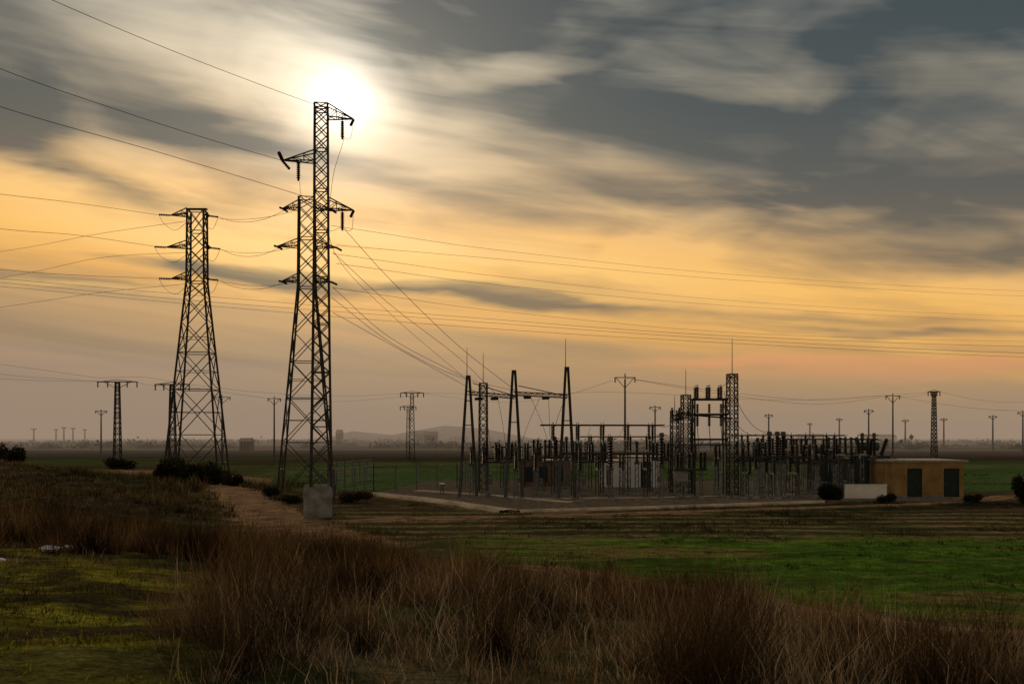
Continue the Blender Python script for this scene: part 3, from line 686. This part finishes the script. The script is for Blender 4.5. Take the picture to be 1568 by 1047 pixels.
for nm,lst in WIRES.items():
    cu=bpy.data.curves.new(nm,'CURVE'); cu.dimensions='3D'; cu.bevel_resolution=1; cu.bevel_depth=1.0; cu.use_fill_caps=True
    for Q,r in lst:
        s=cu.splines.new('POLY'); s.points.add(len(Q)-1)
        for i,q in enumerate(Q): s.points[i].co=(*q,1); s.points[i].radius=r
    cu.materials.append(m_wire); o=bpy.data.objects.new(nm,cu); S.collection.objects.link(o)

# ---------------- vegetation
def blades(x,y,H,w,la,lm,col,mid=.5,fork=False):
    n=len(x); z=hgt(x,y)-.02; a=rng.uniform(0,2*np.pi,n)
    lm=lm*rng.uniform(.3,1.3,n)
    dx=np.cos(la)*lm*H; dy=np.sin(la)*lm*H; wx=np.cos(a)*w/2; wy=np.sin(a)*w/2
    V=np.empty((n,5,3)); V[:,0]=np.stack([x-wx,y-wy,z],1); V[:,1]=np.stack([x+wx,y+wy,z],1)
    j=rng.normal(0,.12,(2,n))*H
    mx_=x+dx*.4+j[0];my=y+dy*.4+j[1]; V[:,2]=np.stack([mx_-wx*.8,my-wy*.8,z+H*mid],1); V[:,3]=np.stack([mx_+wx*.8,my+wy*.8,z+H*mid],1)
    V[:,4]=np.stack([x+dx,y+dy,z+H*np.sqrt(np.maximum(.1,1-lm**2*.5))],1)
    b=np.arange(n)[:,None]*5; T=np.concatenate([b+[0,1,3],b+[0,3,2],b+[2,3,4]],1).reshape(-1,3)
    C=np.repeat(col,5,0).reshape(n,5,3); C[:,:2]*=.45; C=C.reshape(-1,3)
    return V.reshape(-1,3),T,C
def join(name,parts,material):
    o=0;Vs=[];Ts=[];Cs=[]
    for v,t,c in parts: Vs.append(v);Ts.append(t+o);Cs.append(c);o+=len(v)
    return fastmesh(name,np.concatenate(Vs),np.concatenate(Ts),np.concatenate(Cs),material,False)
def pal(n,f,cols):
    cols=np.array(cols); k=np.clip(f*(len(cols)-1),0,len(cols)-1.001); i=k.astype(int); r=(k-i)[:,None]
    return (cols[i]*(1-r)+cols[i+1]*r)*rng.uniform(.6,1.4,(n,1))
def sample(n,x0,x1,y0,y1,dens):
    x=rng.uniform(x0,x1,n);y=rng.uniform(y0,y1,n); k=rng.uniform(0,1,n)<dens(x,y); return x[k],y[k]
def inview(x,y,m=1.5): return np.abs(x)<.535*y+m
roads=[(road1,2.0),(road1b,2.),(track2,.6),(track3,.8)]
def offroad(x,y):
    k=np.ones(x.shape)
    for r,w in roads: k*=sst(w-.4,w+.6,seg_d(x,y,r))
    return k
def brushd(x,y):
    t=tt(x,y); b=sst(1.04,.9,t)*(1-moss(x,y))*inview(x,y,3)*offroad(x,y)
    return b*np.clip(.2+1.7*sst(.35,.65,fbm(x,y,.55,101)),0,1)
BP=[(.016,.011,.007),(.042,.025,.012),(.088,.050,.020),(.16,.098,.042),(.085,.052,.023),(.25,.185,.115)]
parts=[]
def clumps(nc,x0,x1,y0,y1,dens,per,Hf,w,spread,cp,lean=.75,fr=None):
    cx,cy=sample(nc,x0,x1,y0,y1,dens); n=len(cx)
    h=Hf(cx,cy)*rng.uniform(.5,1.3,n); f=np.clip(fbm(cx,cy,.35,111)*2.2-.6+rng.normal(0,.22,n),0,.999)
    k=np.repeat(np.arange(n),per); N=len(k); r=np.abs(rng.normal(0,spread,N)); a=rng.uniform(0,2*np.pi,N)
    x=cx[k]+np.cos(a)*r; y=cy[k]+np.sin(a)*r; H=h[k]*rng.uniform(.35,1.1,N)*np.exp(-(r/spread)**2*.15)
    la=a+rng.normal(0,.9,N); lm=lean*np.clip(r/spread*.6+.25,0,1.3)
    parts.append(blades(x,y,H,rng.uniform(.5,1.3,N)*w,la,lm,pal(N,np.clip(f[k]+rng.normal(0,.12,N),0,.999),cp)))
    return cx,cy,h
Hn=lambda x,y:.20+.62*sst(.35,.75,fbm(x,y,.7,121))
clumps(6500,-14,14,6.2,17,brushd,24,Hn,.007,.18,BP)
clumps(4800,-18,12,14,27,brushd,22,lambda x,y:.3+.75*sst(.35,.75,fbm(x,y,.5,122)),.013,.25,BP)
clumps(7500,-38,6,25,62,brushd,18,lambda x,y:.35+.9*sst(.35,.75,fbm(x,y,.3,123)),.028,.34,[(.012,.008,.005),(.032,.019,.009),(.075,.042,.016),(.044,.038,.016),(.09,.055,.022),(.16,.115,.06)])
clumps(5000,-70,-16,58,108,lambda x,y:sst(0.3,.5,fbm(x,y,.15,131))*inview(x,y,4)*offroad(x,y)*sst(-14,-20,x+ (y-60)*.12),16,lambda x,y:.4+.9*sst(.4,.8,fbm(x,y,.12,124)),.05,.45,[(.022,.018,.009),(.037,.029,.013),(.055,.048,.017),(.075,.052,.025),(.12,.085,.045)])
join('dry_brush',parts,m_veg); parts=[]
DP=[(.008,.006,.004),(.024,.015,.008),(.055,.031,.014),(.034,.022,.011)]
LP=[(.06,.034,.015),(.13,.078,.034),(.10,.058,.026),(.18,.125,.075)]
clumps(150,-13,13,6.8,16,brushd,330,lambda x,y:.95+0*x,.006,.26,DP,.85)
clumps(120,-13,13,6.8,16,brushd,260,lambda x,y:.85+0*x,.006,.24,LP,.9)
clumps(170,-16,10,15,27,brushd,330,lambda x,y:1.15+0*x,.010,.34,DP,.85)
clumps(120,-16,10,15,27,brushd,260,lambda x,y:1.0+0*x,.010,.32,LP,.85)
clumps(260,-38,2,27,60,brushd,260,lambda x,y:1.4+0*x,.02,.55,DP,.8)
clumps(150,-38,2,27,60,brushd,200,lambda x,y:1.2+0*x,.02,.5,[(.07,.038,.016),(.12,.068,.028),(.08,.065,.025)],.8)
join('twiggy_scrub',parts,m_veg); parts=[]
clumps(1900,-9,12,6.4,16,brushd,6,lambda x,y:.8+0*x,.006,.25,[(.17,.125,.085),(.32,.25,.17),(.22,.165,.11)],1.0)
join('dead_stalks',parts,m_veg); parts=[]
GP=[(.035,.038,.009),(.08,.085,.012),(.19,.18,.018),(.06,.075,.013)]
clumps(19000,-22,2,6.2,30,lambda x,y:moss(x,y)*inview(x,y)*sst(.35,.6,fbm(x,y,.9,61)),7,lambda x,y:.05+.10*fbm(x,y,2,5),.014,.07,GP,1.1)
clumps(4500,-22,2,6.5,30,lambda x,y:moss(x,y)*inview(x,y)*sst(.4,.6,fbm(x,y,.8,62)),14,lambda x,y:.2+0*x,.009,.14,BP,1.0)
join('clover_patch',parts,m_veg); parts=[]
FP=[(.028,.055,.009),(.05,.10,.012),(.075,.14,.014),(.05,.075,.014)]
clumps(30000,-4,32,24,52,lambda x,y:fieldm(x,y)*inview(x,y)*np.clip(.15+sst(.4,.6,fbm(x*.6,y*1.3,.35,151)),0,1),4,lambda x,y:.05+.10*fbm(x,y,.8,6),.022,.1,FP,1.0)
clumps(1400,-4,32,26,52,lambda x,y:fieldm(x,y)*inview(x,y)*sst(.48,.6,fbm(x*.5,y*1.5,.5,152)),16,lambda x,y:.2+0*x,.03,.2,[(.014,.028,.008),(.035,.06,.012)],1.0)
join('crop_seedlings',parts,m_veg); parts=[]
WP=[(.02,.017,.008),(.038,.030,.013),(.034,.048,.012),(.10,.07,.036)]
def yd(x,y):
    q=yard[:6]; fr=np.interp(x,[p[0] for p in q]+[60],[p[1] for p in q]+[78])
    return np.where(x<yard[0][0],1,sst(.2,-.3,y-fr+1))
clumps(12000,-26,42,47,80,lambda x,y:yd(x,y)*offroad(x,y)*inview(x,y)*(1-fieldm(x,y))*np.clip(sst(.4,.62,fbm(x,y*1.6,.35,161)),0,1),9,lambda x,y:.10+.32*sst(.45,.75,fbm(x,y,.3,6)),.035,.3,WP,.9)
clumps(5000,-2,18,10,50,lambda x,y:offroad(x,y)*inview(x,y)*(1-fieldm(x,y))*sst(.4,.6,fbm(x,y,.5,171)),9,lambda x,y:.15+.25*fbm(x,y,.8,6),.014,.18,[(.03,.024,.011),(.06,.048,.019),(.06,.08,.017),(.13,.09,.045)],.9)
clumps(6000,-40,70,84,190,lambda x,y:inview(x,y,4)*sst(.5,.66,fbm(x,y,.1,181))*np.where((x>-13)&(x<42)&(y<113),0,1)*offroad(x,y),8,lambda x,y:.3+0*x,.08,.6,[(.025,.04,.012),(.045,.055,.018),(.055,.042,.022)],1.0)
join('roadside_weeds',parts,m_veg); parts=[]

def bush(name,x,y,rx,ry,h,n=3500,leaf=.1,cols=((.012,.014,.007),(.026,.03,.013),(.045,.036,.018)),z0=None):
    z0=float(hgt(x,y)) if z0 is None else z0
    nb=9; bc=[(rng.uniform(-.6,.6)*rx,rng.uniform(-.6,.6)*ry,rng.uniform(.25,.72)*h,rng.uniform(.35,.55)) for _ in range(nb)]
    k=rng.integers(0,nb,n); bc=np.array(bc); d=rng.normal(0,1,(n,3)); d/=np.linalg.norm(d,axis=1)[:,None]; r=rng.uniform(.5,1.15,n)**.6
    P=bc[k,:3]+d*np.stack([rx*bc[k,3],ry*bc[k,3],h*bc[k,3]*.8],1)*r[:,None]*rng.uniform(.7,1.1,(n,1)); P[:,2]=np.abs(P[:,2])+.03
    P+=np.array([x,y,z0]); t1=rng.normal(0,1,(n,3)); t1/=np.linalg.norm(t1,axis=1)[:,None]; t2=np.cross(t1,rng.normal(0,1,(n,3))); t2/=np.linalg.norm(t2,axis=1)[:,None]
    s=leaf*rng.uniform(.5,1.4,(n,1)); V=np.stack([P-t1*s,P+t2*s*.5,P+t1*s,P-t2*s*.5],1).reshape(-1,3)
    Fq=np.arange(n*4).reshape(-1,4); C=np.repeat(pal(n,rng.uniform(0,1,n)*.9,cols),4,0)
    m=MB()
    for b in bc:
        m.cyl((x+b[0]*.15,y+b[1]*.15,z0-.1),(x+b[0],y+b[1],z0+b[2]),.05*h/2,.015,5)
    ob=fastmesh(name,V,Fq,C,m_leaf,False); ob2=m.obj('stems',[m_bark],(0,0,0)); ob2.parent=ob
    return ob
bush('bush',X(268,92),92,2.0,1.6,2.1,5000,.12); bush('bush',X(318,90),90,2.6,1.6,1.9,5000,.12); bush('bush',X(350,92),92,1.6,1.2,1.1,2500,.1)
bush('bush',X(1272,77.5),77.5,1.1,.8,1.55,3500,.09); bush('bush',X(1358,75.5),75.5,.8,.6,.7,1500,.07)
bush('bush',X(20,110),110,1.6,1.6,2.0,3000,.13,z0=1.9); bush('bush',X(-8,105),105,1.6,2,2.6,3000,.13,z0=2.0); bush('bush',X(185,150),150,2.4,2,1.8,2500,.16); bush('bush',X(540,76),76,1.5,.8,.8,2500,.08,cols=((.02,.015,.008),(.05,.032,.014),(.07,.045,.02)))
bush('bush',X(1570,74),74,.9,.8,2.2,2500,.09); bush('bush',X(1490,76),76,.7,.6,.6,1200,.07)
bush('bush',X(410,80),80,1.1,.8,.8,1500,.08); bush('bush',X(445,74),74,1.0,.8,.6,1500,.07)

# distant trees, hill and barns
n=26000; cx=rng.uniform(-420,420,900); cy=rng.uniform(330,1000,900); kk=np.abs(cx)<.56*cy; cx=cx[kk];cy=cy[kk]
keep=fbm(cx*.4,cy*1.4,.02,201)>.5; cx=cx[keep];cy=cy[keep]; hh=rng.uniform(.8,3.5,len(cx)); rr=rng.uniform(2,12,len(cx)); k=rng.integers(0,len(cx),n)
P=np.stack([cx[k]+rng.normal(0,.5,n)*rr[k],cy[k]+rng.normal(0,.5,n)*3,np.abs(rng.normal(0,.42,n))*hh[k]+.3],1)
t1=rng.normal(0,1,(n,3))*.4; t2=rng.normal(0,1,(n,3))*.4; V=np.stack([P-t1,P+t2,P+t1,P-t2],1).reshape(-1,3)
fastmesh('distant_tree_line',V,np.arange(n*4).reshape(-1,4),np.repeat(pal(n,rng.uniform(0,.9,n),((.012,.018,.009),(.025,.03,.013),(.035,.03,.02))),4,0),m_leaf,False)
m_hill=mat('hill_turf',(.035,.04,.025),.95,0,.3,.01,spec=0)
hm=MB(); xs=np.linspace(-1,1,60); V=[];Fc=[]
D=1300
for i,u in enumerate(xs):
    px=500+ (u+1)/2*330; x=X(px,D); hz=float(19*np.interp(px,[500,540,600,680,730,830],[0,.6,.35,1,.85,0])+1.5*fbm(np.array([px*.05]),np.array([1.]),1)[0])
    V+=[(x,D-250,-1),(x,D,hz),(x,D+250,-1)]
for i in range(59): a=i*3; Fc+=[(a,a+3,a+4,a+1),(a+1,a+4,a+5,a+2)]
hm.add(V,Fc); hm.obj('low_hill',[m_hill],smooth=True)
hm=MB(); V=[];Fc=[]
for i,u in enumerate(np.linspace(-1,1,120)):
    x=u*4500; hz=10+34*float(fbm(np.array([u*6+3]),np.array([4.]),1.,7)[0]); V+=[(x,5200,-1),(x,5600,hz),(x,6400,-1)]
for i in range(119): a=i*3; Fc+=[(a,a+3,a+4,a+1),(a+1,a+4,a+5,a+2)]
hm.add(V,Fc); hm.obj('distant_ridge',[m_hill],smooth=True)
def barn(px,D,w,h,d=10,mw=None):
    m=MB(); x=X(px,D); m.box((x,D,h/2),(w,d,h),0)
    m.add([(x-w/2-.3,D-d/2-.4,h),(x+w/2+.3,D-d/2-.4,h),(x+w/2+.3,D+d/2+.4,h),(x-w/2-.3,D+d/2+.4,h),(x-w/2-.3,D,h+h*.35),(x+w/2+.3,D,h+h*.35)],[(0,1,5,4),(2,3,4,5),(0,4,3),(1,2,5),(0,3,2,1)],1)
    for k in(-.3,0,.3): m.box((x+k*w,D-d/2-.03,h*.4),(w*.1,.06,h*.6),2)
    m.obj('farm_building',[mw or m_brown,m_roof,m_door],(x,D,0))
barn(378,330,3.6,3.4,5); barn(660,560,7,6); barn(645,700,8,7); barn(520,620,3,7); barn(1035,900,22,5); barn(1345,700,22,5,10,m_white); barn(1240,1100,30,6); barn(705,900,14,5)

# litter
def litter(px,D,s):
    x=X(px,D); n=14; m=MB(); z=float(hgt(x,D)); V=[];Fc=[]
    for i in range(8):
        for j in range(n):
            th=math.pi*(i+.3)/8; ph=2*math.pi*j/n; r=s*(.75+.5*random.random())
            V.append((x+r*math.sin(th)*math.cos(ph)*1.5,D+r*math.sin(th)*math.sin(ph),z+.05+max(-.02,s*.45+r*.5*math.cos(th))))
    for i in range(7):
        for j in range(n): Fc.append((i*n+j,i*n+(j+1)%n,(i+1)*n+(j+1)%n,(i+1)*n+j))
    Fc.append(tuple(range(n))); m.add(V,Fc); m.obj('plastic_bag_litter',[m_litter],(x,D,z))
litter(77,22.5,.14); litter(103,24,.11); litter(2,18.5,.06)
def weed(px,D,h):
    m=MB(); x=X(px,D); z=float(hgt(x,D)); m.cyl((x,D,z-.05),(x+.03,D,z+h),.012,.006,5)
    for k in range(16):
        t=.25+.72*random.random(); a=random.uniform(0,6.28); L=h*.3*(1.1-t); p=Vector((x,D,z+h*t)); q=p+Vector((math.cos(a)*L,math.sin(a)*L,L*.8)); m.cyl(p,q,.006,.004,4)
        for j in range(3): c=p.lerp(q,.5+.25*j); m.add([c+Vector((-.03,0,0)),c+Vector((0,.01,.03)),c+Vector((.03,0,0)),c+Vector((0,-.01,-.03))],[(0,1,2,3)])
    m.obj('thistle_plant',[m_bark],(x,D,z))
weed(933,35,.75); weed(836,36,.6); weed(848,37,.5); weed(1050,33,.6); weed(1080,30,.7); weed(212,48,.8)

# ---------------- ground mist
mm=bpy.data.materials.new('mist'); mm.use_nodes=True; t=mm.node_tree; t.nodes.clear()
o=t.nodes.new('ShaderNodeOutputMaterial'); ab=t.nodes.new('ShaderNodeVolumeAbsorption'); em=t.nodes.new('ShaderNodeEmission'); ad=t.nodes.new('ShaderNodeAddShader')
sg=1/950.; ab.inputs['Color'].default_value=(0,0,0,1); ab.inputs['Density'].default_value=sg
em.inputs[0].default_value=(*lin((153,133,113)),1); em.inputs[1].default_value=sg  # haze colour emitted by the volume, standing in for in-scattered daylight
t.links.new(ab.outputs[0],ad.inputs[0]); t.links.new(em.outputs[0],ad.inputs[1]); t.links.new(ad.outputs[0],o.inputs['Volume'])
m=MB(); m.box((0,4230,22),(16000,8000,50)); m.obj('mist',[mm],(0,4230,22))
print('done')
